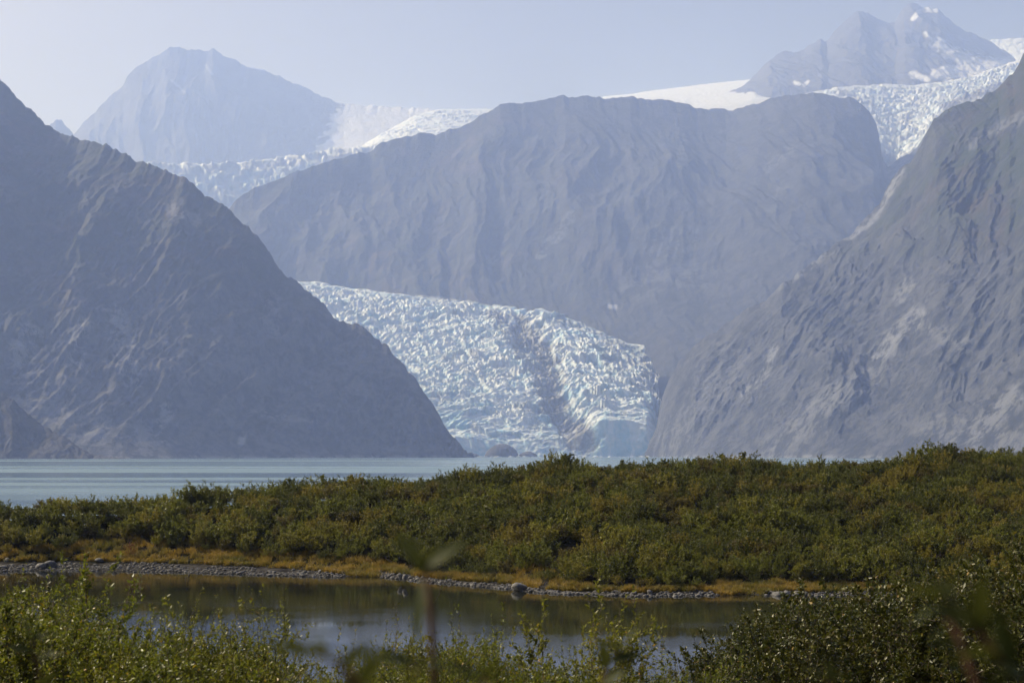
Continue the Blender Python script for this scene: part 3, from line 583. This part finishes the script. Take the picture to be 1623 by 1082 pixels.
def shrub_meshes(seed, h, rad, nstem, nbr, nleaf, ll, lw, upright=0.5, shoots=6, thick=0.012, twigs=True, facing=0.45):
    """many-stemmed willow: stems fan from the base, branch upward; leaves sit along branches and tip shoots"""
    r = np.random.default_rng(seed); SV, SF = [], []; sb = 0; seg_a, seg_b, wts = [], [], []
    def put(pts, r0, r1):
        nonlocal sb
        v, f = tube(pts, r0, r1); SV.append(v); SF.append(f + sb); sb += len(v)
    lobes = r.uniform(0.72, 1.1, 7)
    for i in range(nstem):
        a = 2 * math.pi * (i + r.uniform(0, .8)) / nstem; q = math.sqrt(r.uniform(0.03, 1)); rr = rad * q * lobes[int(a / 6.3 * 7) % 7]
        top = h * (1 - 0.42 * q ** 2) * r.uniform(0.78, 1.0)
        tip = np.array([rr * math.cos(a), rr * math.sin(a), top]); bend = np.array([tip[0] * .75, tip[1] * .75, top * (.45 + .2 * upright)])
        base = np.array([tip[0] * .08, tip[1] * .08, 0.0]); ts = np.linspace(0, 1, 7)[:, None]
        pts = (1 - ts) ** 2 * base + 2 * ts * (1 - ts) * bend + ts ** 2 * tip + r.normal(0, .02 * h, (7, 3)) * ts
        put(pts, thick, thick * .3)
        seg_a.append(pts[5]); seg_b.append(pts[6]); wts.append(1.0)
        for _ in range(nbr):
            t = r.uniform(0.22, 0.97); k = min(int(t * 6), 5); p = pts[k] + (pts[k + 1] - pts[k]) * (t * 6 - k)
            out = np.array([p[0], p[1], 0]) / (rad + 1e-6); d = out * .6 + r.normal(0, .55, 3) + np.array([0, 0, .35 + upright * .7]); d /= np.linalg.norm(d)
            L = h * r.uniform(.10, .26) * (1.15 - .4 * t); e = p + d * L; mid = p + d * L * .5 + r.normal(0, .02, 3) * h
            if e[2] < .06 * h: e[2] = .06 * h + r.uniform(0, .1)
            if twigs: put([p, mid, e], thick * .4, thick * .15)
            seg_a += [p, mid]; seg_b += [mid, e]; wts += [L * .7, L * 1.3]
    for _ in range(shoots):
        k = r.integers(len(seg_b)); p = seg_b[k]
        if p[2] < .55 * h: continue
        d = np.array([r.normal(0, .22), r.normal(0, .22), 1.0]); L = h * r.uniform(.08, .2); e = p + d * L
        put([p, (p + e) / 2 + r.normal(0, .01, 3), e], thick * .35, thick * .14); seg_a.append(p); seg_b.append(e); wts.append(L * 1.2)
    A = np.array(seg_a); B = np.array(seg_b); w = np.array(wts); idx = r.choice(len(A), nleaf, p=w / w.sum()); t = r.uniform(0, 1, (nleaf, 1))
    p = A[idx] + (B[idx] - A[idx]) * t; ax = B[idx] - A[idx]; ax /= np.linalg.norm(ax, axis=1, keepdims=True) + 1e-9
    d = ax * .7 + r.normal(0, .6, (nleaf, 3)) + [0, 0, .15]; d /= np.linalg.norm(d, axis=1, keepdims=True)
    oc = p - [0, 0, .42 * h]; oc /= np.linalg.norm(oc, axis=1, keepdims=True) + 1e-9; nn = oc * facing + r.normal(0, .75, (nleaf, 3)); nn /= np.linalg.norm(nn, axis=1, keepdims=True) + 1e-9
    d = d - (d * nn).sum(1, keepdims=True) * nn; d /= np.linalg.norm(d, axis=1, keepdims=True) + 1e-9
    s = np.cross(d, nn); L = ll * r.uniform(.65, 1.25, (nleaf, 1)); W = lw * L / ll * r.uniform(.8, 1.15, (nleaf, 1))
    b = p + d * L * .12; tip = p + d * L * 1.1; m1 = p + d * L * .55
    LV = np.stack([b, m1 + s * W * .5 + nn * W * .16, tip, m1 - s * W * .5 + nn * W * .16], 1).reshape(-1, 3)
    i4 = np.arange(nleaf)[:, None] * 4; LF = np.concatenate([i4 + [0, 1, 2], i4 + [0, 2, 3]])
    tint = np.repeat(r.uniform(0, 1, nleaf), 4)
    return (np.concatenate(SV), np.concatenate(SF)), (LV, LF, tint)

def make_variants(n, seed, leafmat, **kw):
    out = []
    for k in range(n):
        (sv, sf), (lv, lf, ti) = shrub_meshes(seed + k, **kw)
        a = mesh_np('stems', sv, sf); a.materials.append(BARK); b = mesh_np('foliage', lv, lf, {'tint': ti}, smooth=False); b.materials.append(leafmat)
        out.append((a, b, float(np.percentile(lv[:, 2], 99.3))))
    return out
def shrub(var, name, loc, s, rz, label, cat, group=None, sz=None):
    e = empty(name, loc, rz, s); e.scale = (s, s, sz or s)
    st = add('stems', var[0], parent=e); fo = add('foliage', var[1], parent=e)
    tag(e, label, cat, group); return e, fo

kw = dict(nbr=9, ll=.115, lw=.06, shoots=10, thick=.014)
FARV = (make_variants(2, 200, FARM[0], h=2.4, rad=1.3, nstem=13, nleaf=3300, upright=.7, **kw) + make_variants(2, 210, FARM[1], h=2.2, rad=1.4, nstem=14, nleaf=3600, upright=.5, **kw)
        + make_variants(2, 220, FARM[2], h=2.6, rad=1.35, nstem=14, nleaf=3900, upright=.6, **kw) + make_variants(1, 230, FARM[3], h=2.2, rad=1.05, nstem=11, nleaf=2500, upright=.8, **kw)
        + make_variants(1, 240, FARM[4], h=2.3, rad=1.2, nstem=12, nleaf=2700, upright=.8, **kw))
def pick_far(x, y):
    f = float(fbm(np.array(x / 11), np.array(y / 8), 3, 17)) + random.gauss(0, .32)
    if random.random() < .022: return 6
    return 4 + random.randrange(2) if f < -.42 else 7 if f < -.36 else 2 + random.randrange(2) if f < .2 else random.randrange(2)
REDV = make_variants(1, 260, LEAF_RED, h=2.0, rad=.9, nstem=9, nbr=6, nleaf=900, ll=.10, lw=.055)
FGV = make_variants(5, 300, LEAF_FG, h=2.2, rad=1.05, nstem=15, nbr=16, nleaf=10500, ll=.041, lw=.019, upright=.8, shoots=26, thick=.009)
OPENV = make_variants(3, 330, LEAF_FG, h=2.2, rad=.75, nstem=7, nbr=12, nleaf=1900, ll=.040, lw=.016, upright=1.0, shoots=22, thick=.008)
DKV = make_variants(4, 360, LEAF_DK, h=2.4, rad=1.35, nstem=16, nbr=17, nleaf=12500, ll=.042, lw=.027, upright=.5, shoots=16, thick=.012)

# thicket on the far bank
pts = []
sp = 1.55
for iy in range(int(100 / sp)):
    for ix in range(int(190 / sp)):
        x = -95 + ix * sp + random.uniform(-.75, .75); y = 95 + iy * sp + random.uniform(-.75, .75)
        yf = float(Yf(x)); yc = float(np.interp(x, CR[:, 0], CR[:, 1])); px = CX + F * x / y
        if px < -60 or px > 1690: continue
        edge = float(np.interp(px, [0, 90, 180, 260, 400, 520, 590, 640, 720, 800, 840, 900, 940, 1130, 1160, 1300, 1380, 1420], [6.2, 6.2, 10, 8.5, 6.6, 6.2, 6.2, 4.0, 3.4, 4.4, 7.5, 3.2, 2.0, 2.0, 4.4, 4.4, 2.6, 0]))
        if y < yf + edge + random.uniform(-.5, .7) or y > yc + 9: continue
        if 870 < px < 935 and 0 < y - yf - 12 < 5: continue
        d = y - yf
        s = random.uniform(.66, 1.1) * float(np.interp(d - edge, [0, 1.5, 6], [.55, .95, 1.0])) * (1.0 + .35 * float(perlin(np.array(x / 7), np.array(y / 7), 3)))
        if random.random() < .07: s *= 1.3
        pts.append((x, y, float(ground_z(x, y)) - .05, s, random.uniform(0, 6.28), pick_far(x, y), d - edge))
random.shuffle(pts)
pts.sort(key=lambda p: -(p[3] / p[1]) * (1.6 if p[6] < 6 else 1.0))
N_IND = 205
far_fol = {}
ORD = 'first second third fourth fifth sixth seventh eighth ninth tenth eleventh twelfth thirteenth fourteenth fifteenth sixteenth'.split()
MARKS = [(72, 'broad boulder pair'), (196, 'red-leaved shrub'), (429, 'dark waterline boulder'), (575, 'waterside golden reeds'), (638, 'small rock pile'), (824, 'wedge-shaped pond boulder'),
         (890, 'orange grass patch'), (1029, 'rounded shore stone'), (1180, 'golden reed patch'), (1232, 'dark-streaked boulder')]
LOOK = {0: 'olive', 1: 'olive', 2: 'green', 3: 'green', 4: 'dark green', 5: 'dark green', 6: 'yellowing', 7: 'brownish'}
fronts = {}
for i, p in enumerate(pts[:N_IND]):
    if p[6] < 3:
        px = CX + F * p[0] / p[1]; mk = min(MARKS, key=lambda q: abs(q[0] - px)); side = 'left' if px < mk[0] else 'right'
        fronts.setdefault((mk, side), []).append((abs(px - mk[0]), i))
frank = {}
for (mk, side), l in fronts.items():
    for r_, (_, i) in enumerate(sorted(l)): frank[i] = '%s %s of the %s' % (ORD[min(r_, 15)], side, mk[1])
for i, (x, y, z, s, a, k, d) in enumerate(pts[:N_IND]):
    px = CX + F * x / y; lk = LOOK[k]
    if i in frank:
        lb, gr = 'front-row %s willow behind the pond, %s' % (lk, frank[i]), 'front-row shrubs on the far bank'
    else:
        zone = 'below the left mountain' if px < 740 else 'below the glacier front' if px < 1045 else 'below the right mountain'
        band = 'lower' if d < 14 else 'upper'
        lb, gr = '%s willow shrub in the %s thicket on the far slope %s' % (lk, band, zone), 'shrubs on the far slope'
    e, fo = shrub(FARV[k], 'willow_shrub', (x, y, z), s, a, lb, 'shrub', gr); far_fol.setdefault(k, fo)
x, D = px2w(196, 880, 2.2)
shrub(REDV[0], 'willow_shrub', (x, D + 2.5, float(ground_z(x, D + 2.5))), .8, 1.0, 'red-leaved shrub with bare pale stems at the back of the left gravel patch', 'shrub')

rest = pts[N_IND:]
me = bpy.data.meshes.new('thicket'); me.vertices.add(len(rest)); me.vertices.foreach_set('co', np.array([p[:3] for p in rest], np.float32).ravel())
for nm, typ, vals in (('scl', 'FLOAT', [p[3] for p in rest]), ('rot', 'FLOAT', [p[4] for p in rest]), ('idx', 'INT', [p[5] for p in rest])):
    at = me.attributes.new(nm, typ, 'POINT'); at.data.foreach_set('value', vals)
th = add('thicket', me); tag(th, 'dense mass of willow thicket covering the moraine ridge up to its crest', 'thicket', kind='stuff')
ng = bpy.data.node_groups.new('thicket', 'GeometryNodeTree')
ng.interface.new_socket('Geometry', in_out='INPUT', socket_type='NodeSocketGeometry'); ng.interface.new_socket('Geometry', in_out='OUTPUT', socket_type='NodeSocketGeometry')
gi = ng.nodes.new('NodeGroupInput'); go = ng.nodes.new('NodeGroupOutput'); iop = ng.nodes.new('GeometryNodeInstanceOnPoints'); jn = ng.nodes.new('GeometryNodeJoinGeometry')
for k in sorted(far_fol):
    oi = ng.nodes.new('GeometryNodeObjectInfo'); oi.inputs[0].default_value = far_fol[k]; oi.inputs[1].default_value = True; oi.transform_space = 'ORIGINAL'
    ng.links.new(oi.outputs['Geometry'], jn.inputs[0])
def nattr(nm, typ):
    nd = ng.nodes.new('GeometryNodeInputNamedAttribute'); nd.data_type = typ; nd.inputs[0].default_value = nm; return nd.outputs[0]
cx = ng.nodes.new('ShaderNodeCombineXYZ'); ng.links.new(nattr('rot', 'FLOAT'), cx.inputs[2])
ng.links.new(gi.outputs[0], iop.inputs['Points']); ng.links.new(jn.outputs[0], iop.inputs['Instance']); iop.inputs['Pick Instance'].default_value = True
ng.links.new(nattr('idx', 'INT'), iop.inputs['Instance Index']); ng.links.new(cx.outputs[0], iop.inputs['Rotation']); ng.links.new(nattr('scl', 'FLOAT'), iop.inputs['Scale'])
ng.links.new(iop.outputs[0], go.inputs[0])
th.modifiers.new('scatter', 'NODES').node_group = ng

# golden grass on the far bank
m = M('golden_grass'); t = m.attr('tint')
m.base(m.mix(t, (0.10, 0.10, 0.016), (0.31, 0.21, 0.036))).bsdf(Roughness=.6)
tl = m.n('ShaderNodeBsdfTranslucent', Color=m.mix(t, (0.13, 0.13, 0.02), (0.36, 0.24, 0.04))); mx = m.n('ShaderNodeMixShader'); mx.inputs[0].default_value = .4
m.t.links.new(m.b.outputs[0], mx.inputs[1]); m.t.links.new(tl.outputs[0], mx.inputs[2]); m.t.links.new(mx.outputs[0], m.out.inputs[0]); GRASS = m.m
n = 150000
x = rng.uniform(-60, 34, n); yf = Yf(x); px0 = CX + F * x / yf
lo = np.interp(px0, [0, 300, 470, 540, 560, 600, 610, 715, 725, 810, 845, 860, 930, 1130, 1145, 1210, 1225, 1400], [5, 4.4, 3.2, 1.2, -.1, -.1, 2.0, 1.8, 1.7, 1.8, 1.6, .9, 1.2, 1.3, -.1, -.1, 1.2, 1.2])
hi = np.interp(px0, [0, 150, 200, 400, 540, 640, 720, 800, 840, 870, 930, 960, 1130, 1150, 1320, 1400], [8, 11, 12.5, 8.5, 8, 5.2, 4.2, 5.4, 10, 9, 4, 2.6, 2.8, 5.2, 5.2, 3.6])
y = yf + lo + (hi - lo) * rng.uniform(0, 1, n) ** 1.3
clump = fbm(x / 1.1, y / 1.1, 3, 4); keep = clump + 0.35 * fbm(x / 5, y / 5, 2, 7) > -0.05 + 0.6 * rng.uniform(-.5, .5, n); x, y, clump = x[keep], y[keep], clump[keep]; n = len(x)
z = ground_z(x, y); hh = rng.uniform(.22, .5, n) * (1 + .5 * clump); a = rng.uniform(0, 6.28, n); ln = rng.normal(0, .16, (n, 2)); wd = .022
b = np.stack([x, y, z - .03], -1); s = np.stack([np.cos(a), np.sin(a), a * 0], -1) * wd
mid = b + np.stack([ln[:, 0] * .4, ln[:, 1] * .4, hh * .6], -1); tip = b + np.stack([ln[:, 0] * 1.3, ln[:, 1] * 1.3, hh], -1)
V = np.stack([b - s, b + s, mid + s * .7, mid - s * .7, tip], 1).reshape(-1, 3); i5 = np.arange(n)[:, None] * 5
Fc = np.concatenate([i5 + [0, 1, 2], i5 + [0, 2, 3], i5 + [3, 2, 4]])
tint = np.repeat(np.clip(.55 + .6 * fbm(x / 3, y / 3, 3, 9) + rng.normal(0, .18, n), 0, 1), 5)
tag(add('grass', mesh_np('grass', V, Fc, {'tint': tint}, smooth=False), GRASS), 'golden autumn grass between the stony shore and the shrubs', 'grass', kind='stuff')

# foreground shrubs on the near bank
OUT = np.array([(-80, 920), (0, 925), (60, 912), (130, 902), (160, 950), (200, 968), (250, 985), (310, 978), (370, 962), (400, 942), (440, 965), (480, 1005), (530, 1035), (570, 988), (620, 1004), (690, 990), (730, 962), (770, 972), (810, 1010),
                (865, 1032), (905, 990), (940, 955), (980, 992), (1020, 1018), (1060, 1032), (1100, 1048), (1130, 1040), (1160, 1000), (1200, 982), (1260, 962), (1330, 950), (1420, 938), (1490, 925), (1560, 905), (1623, 892), (1700, 890)], float)
def outline(px): return float(np.interp(px, OUT[:, 0], OUT[:, 1]))
def fg(var, px, D, ytop, label, group=None, name='willow_shrub', hp=2.2, maxs=1.5):
    X = (px - CX) / F * D; g = float(ground_z(X, D)); zt = EYE - (ytop - HY) / F * D
    s = (zt - g) / var[2]
    if s < .3: return None
    s = min(s, maxs)
    e, fo = shrub(var, name, (X, D, g - .03), s, random.uniform(0, 6.28), label, 'shrub', group)
    return e
fg(FGV[0], 125, 12.5, 900, 'tall leafy willow whose top crosses the far left shore')
fg(FGV[1], 40, 13.5, 914, 'bushy willow at the left edge beside the tallest foreground willow')
fg(OPENV[0], 400, 13, 940, 'loose open willow with long shoots in front of the pond at left', maxs=1.7)
fg(FGV[2], 355, 14.5, 966, 'leafy willow beside the loose open one in front of the pond')
fg(OPENV[1], 735, 12.5, 958, 'thin willow with pale-tipped shoots standing before the middle of the pond', maxs=1.7)
fg(OPENV[2], 590, 12.5, 985, 'small willow of a few upright shoots left of the pale-tipped willow')
fg(FGV[3], 940, 13, 955, 'pointed bright green willow right of the pond middle', maxs=1.4)
fg(OPENV[0], 1075, 14, 1015, 'wispy low willow at the right end of the open water')
random.seed(21)
NEAR = 0
FMARK = [(125, 'tallest foreground willow'), (400, 'loose open willow'), (590, 'few-shooted small willow'), (735, 'pale-tipped thin willow'), (940, 'pointed bright willow'), (1075, 'wispy low willow')]
for i in range(400):
    if NEAR >= 84: break
    px = random.uniform(-60, 1120); D = random.choice([random.uniform(9.5, 13), random.uniform(12, 19), random.uniform(18, 30)])
    yt = outline(px); wpx = .45 * 2.2 * F / D * .5
    yt = max(yt, outline(px - wpx * .6), outline(px + wpx * .6), outline(px - wpx), outline(px + wpx)) + random.uniform(10, 40)
    if yt > 1095: continue
    NEAR += 1; mk = min(FMARK, key=lambda q: abs(q[0] - px))
    fg(random.choice(FGV + OPENV[:1]), px, D, yt, 'leafy near-bank willow, %s, %s the %s' % ('close by' if D < 13 else 'midway down' if D < 19 else 'low by the water', 'left of' if px < mk[0] else 'right of', mk[1]), 'willows massed on the near bank')
for i in range(100):
    px = random.uniform(1130, 1720); D = random.choice([random.uniform(17, 26), random.uniform(24, 42), random.uniform(40, 62)])
    wpx = 1.3 * F / D * .5; yt = max(outline(px), outline(px - wpx), outline(px + wpx * .5)) + random.uniform(-14, 14)
    fg(random.choice(DKV), px, D, yt, 'dark alder %s of the lower right clump, %s' % ('near the front' if D < 26 else 'in the middle' if D < 40 else 'at the back', 'by the open water' if px < 1280 else 'under the blurred corner twig' if px > 1450 else 'at its centre'), 'dark alders at the lower right', 'alder_shrub', 2.4, 1.8)

# near twigs, out of focus
m = M('near_leaf'); t = m.n('ShaderNodeObjectInfo').outputs['Random']
c = m.mix(t, (0.02, 0.032, 0.010), (0.06, 0.07, 0.022)); m.base(c).bsdf(Roughness=.6, Specular_IOR_Level=.12)
tl = m.n('ShaderNodeBsdfTranslucent', Color=(0.09, 0.10, 0.02, 1)); mx = m.n('ShaderNodeMixShader'); mx.inputs[0].default_value = .22
m.t.links.new(m.b.outputs[0], mx.inputs[1]); m.t.links.new(tl.outputs[0], mx.inputs[2]); m.t.links.new(mx.outputs[0], m.out.inputs[0]); NLEAF = m.m
m = M('near_stem'); m.base((0.06, 0.028, 0.014)).bsdf(Roughness=.7, Specular_IOR_Level=.1); NSTEM = m.m
def leaf_mesh(L=.05, W=.021, bend=.2):
    V, Fc = [], []; n = 7
    for i in range(n + 1):
        t = i / n; w = W * .5 * math.sin(math.pi * min(1, t * .93 + .07) ** .85) + (.0008 if i in (0, n) else 0); y = L * t; z = -bend * L * t * t
        V += [(-w, y, z + w * .35), (0, y, z), (w, y, z + w * .35)]
    for i in range(n):
        for k in (0, 1): Fc.append([i * 3 + k, i * 3 + k + 1, i * 3 + 4 + k, i * 3 + 3 + k])
    return mesh_np('leaf', V, Fc)
LEAVES = [leaf_mesh(.046, .016, .15), leaf_mesh(.038, .015, .35), leaf_mesh(.050, .017, .25)]
for l in LEAVES: l.materials.append(NLEAF)
def near_twig(path_px, D, label, leaves, r=.0032, seed=0):
    """path from below the frame upward; leaves: (t, direction angle in the view plane in degrees, tilt toward the eye, size)"""
    rr = random.Random(seed); pts = [P(a, b, D + k * .02) for k, (a, b) in enumerate(path_px)]
    g = float(ground_z(pts[0][0], D)); pts = [np.array([pts[0][0] + .02, D, g])] + pts
    e = empty('willow_twig', tuple(pts[0])); tag(e, label, 'twig', 'out-of-focus twigs close to the camera')
    loc = [p - pts[0] for p in pts]; v, f = tube(loc, r * 1.3, r * .5, 6); add('stem', mesh_np('stem', v, f), NSTEM, e)
    L = np.concatenate([[0], np.cumsum([np.linalg.norm(loc[i + 1] - loc[i]) for i in range(1, len(loc) - 1)])]); body = loc[1:]
    for k, (t, ang, tilt, s) in enumerate(leaves):
        q = t * L[-1]; i = min(np.searchsorted(L, q, side='right') - 1, len(L) - 2); p = body[i] + (body[i + 1] - body[i]) * ((q - L[i]) / max(L[i + 1] - L[i], 1e-6))
        o = add('leaf', LEAVES[k % 3], parent=e); d = Vector((math.cos(R(ang)), -math.sin(R(tilt)), math.sin(R(ang)))).normalized()
        qv = d.to_track_quat('Y', 'Z'); o.rotation_mode = 'QUATERNION'; o.rotation_quaternion = qv @ Vector((0, 1, 0)).to_track_quat('Y', 'Z') @ __import__('mathutils').Quaternion((0, 1, 0), rr.uniform(-1.2, 1.2))
        o.location = tuple(p); o.scale = (s, s, s)
near_twig([(690, 1100), (686, 1010), (682, 960), (676, 925), (672, 905)], 1.35, 'blurred tall twig with drooping leaves standing before the pond centre',
          [(.96, 120, 10, 1.25), (1.0, 48, 5, 1.3), (.97, 75, 30, .9), (.86, -65, 20, .9), (.9, -115, 10, .9), (.8, 250, 10, 1.2), (.93, 20, 25, .8)], .0042, 1)
near_twig([(600, 1130), (560, 1075), (530, 1045), (500, 1035)], 1.0, 'blurred twig with broad leaves low before the pond at left of centre',
          [(1.0, 165, 5, .8), (.8, 120, 20, .6), (.6, 40, 10, .7), (.3, 60, 10, .8), (.5, -60, 20, .9), (.2, -30, 20, .9)], .003, 2)
near_twig([(640, 1130), (650, 1085), (660, 1055)], 1.1, 'blurred dark leaf pair right of the broad-leaved twig at the bottom', [(1.0, 160, 0, .9), (.95, 15, 0, .9), (.5, 60, 10, .7)], .003, 3)
near_twig([(790, 1130), (770, 1090), (765, 1075)], 1.0, 'blurred low leaves at the bottom edge right of the tall twig', [(1.0, 155, 10, .7), (.8, 70, 10, .6), (.9, 30, 0, .8)], .003, 4)
near_twig([(945, 1130), (955, 1085), (965, 1050), (985, 1030)], 1.7, 'blurred light-leaved twig at the bottom below the pointed willow',
          [(1.0, 60, 10, .9), (.95, 130, 10, .8), (.6, 100, 10, .9), (.4, 40, 30, .9), (.2, 125, 20, 1.0), (.75, 20, 10, .8)], .003, 5)
near_twig([(1660, 1100), (1600, 1060), (1560, 1010), (1530, 975), (1500, 945)], 1.05, 'large blurred leafy twig reaching in at the lower right corner',
          [(1.0, 165, 10, .8), (.97, 100, 20, .7), (.9, 190, 5, .8), (.8, 130, 10, 1.0), (.7, 150, 20, .9), (.6, 95, 10, 1.0), (.5, 60, 20, .9), (.4, 170, 0, 1.1), (.3, 100, 15, 1.1), (.2, 200, 0, 1.1), (.1, 140, 10, 1.0)], .0036, 6)
near_twig([(1560, 1110), (1535, 1050), (1515, 1000), (1500, 980)], 1.15, 'blurred brown twig with small withered leaves before the alder clump',
          [(1.0, 150, 20, .5), (.95, 60, 10, .5), (.85, 190, 20, .5), (.6, 170, 10, .6), (.5, -60, 10, .8), (.2, 140, 0, .6)], .004, 7)
near_twig([(60, 1130), (62, 1060), (50, 1010)], 2.0, 'blurred pale-leaved twig at the bottom left', [(1.0, 110, 10, .8), (.95, 40, 20, .7), (.8, 160, 10, .8), (.7, 20, 10, .8), (.5, -30, 10, .9), (.3, 50, 10, .9)], .003, 8)
near_twig([(1320, 1120), (1316, 1075)], 1.6, 'blurred leaf tip at the bottom edge below the alder clump', [(1.0, 150, 10, .8), (.98, 20, 10, .8), (.8, 90, 10, .7)], .003, 9)

# ------------------------------------------------------------------ haze
hz = bpy.data.materials.new('haze'); hz.use_nodes = True; t = hz.node_tree
t.nodes.remove(t.nodes['Principled BSDF']); pv = t.nodes.new('ShaderNodeVolumePrincipled')
pv.inputs['Color'].default_value = (0.40, 0.535, 1.0, 1); pv.inputs['Absorption Color'].default_value = (1, 1, 1, 1); pv.inputs['Density'].default_value = HAZE_DENSITY; pv.inputs['Density Attribute'].default_value = ''
pv.inputs['Anisotropy'].default_value = 0.12
t.links.new(pv.outputs[0], t.nodes['Material Output'].inputs['Volume'])
x0, x1, y0, y1, z0, z1 = -27600, 27600, -1000, 27600, -9.6, 5150
V = [(x, y, z) for z in (z0, z1) for y in (y0, y1) for x in (x0, x1)]
tag(add('haze', mesh_np('haze', V, [[0, 2, 3, 1], [4, 5, 7, 6], [0, 1, 5, 4], [2, 6, 7, 3], [0, 4, 6, 2], [1, 3, 7, 5]], smooth=False), hz), 'pale blue smoke haze filling the valley air', 'haze', kind='stuff')
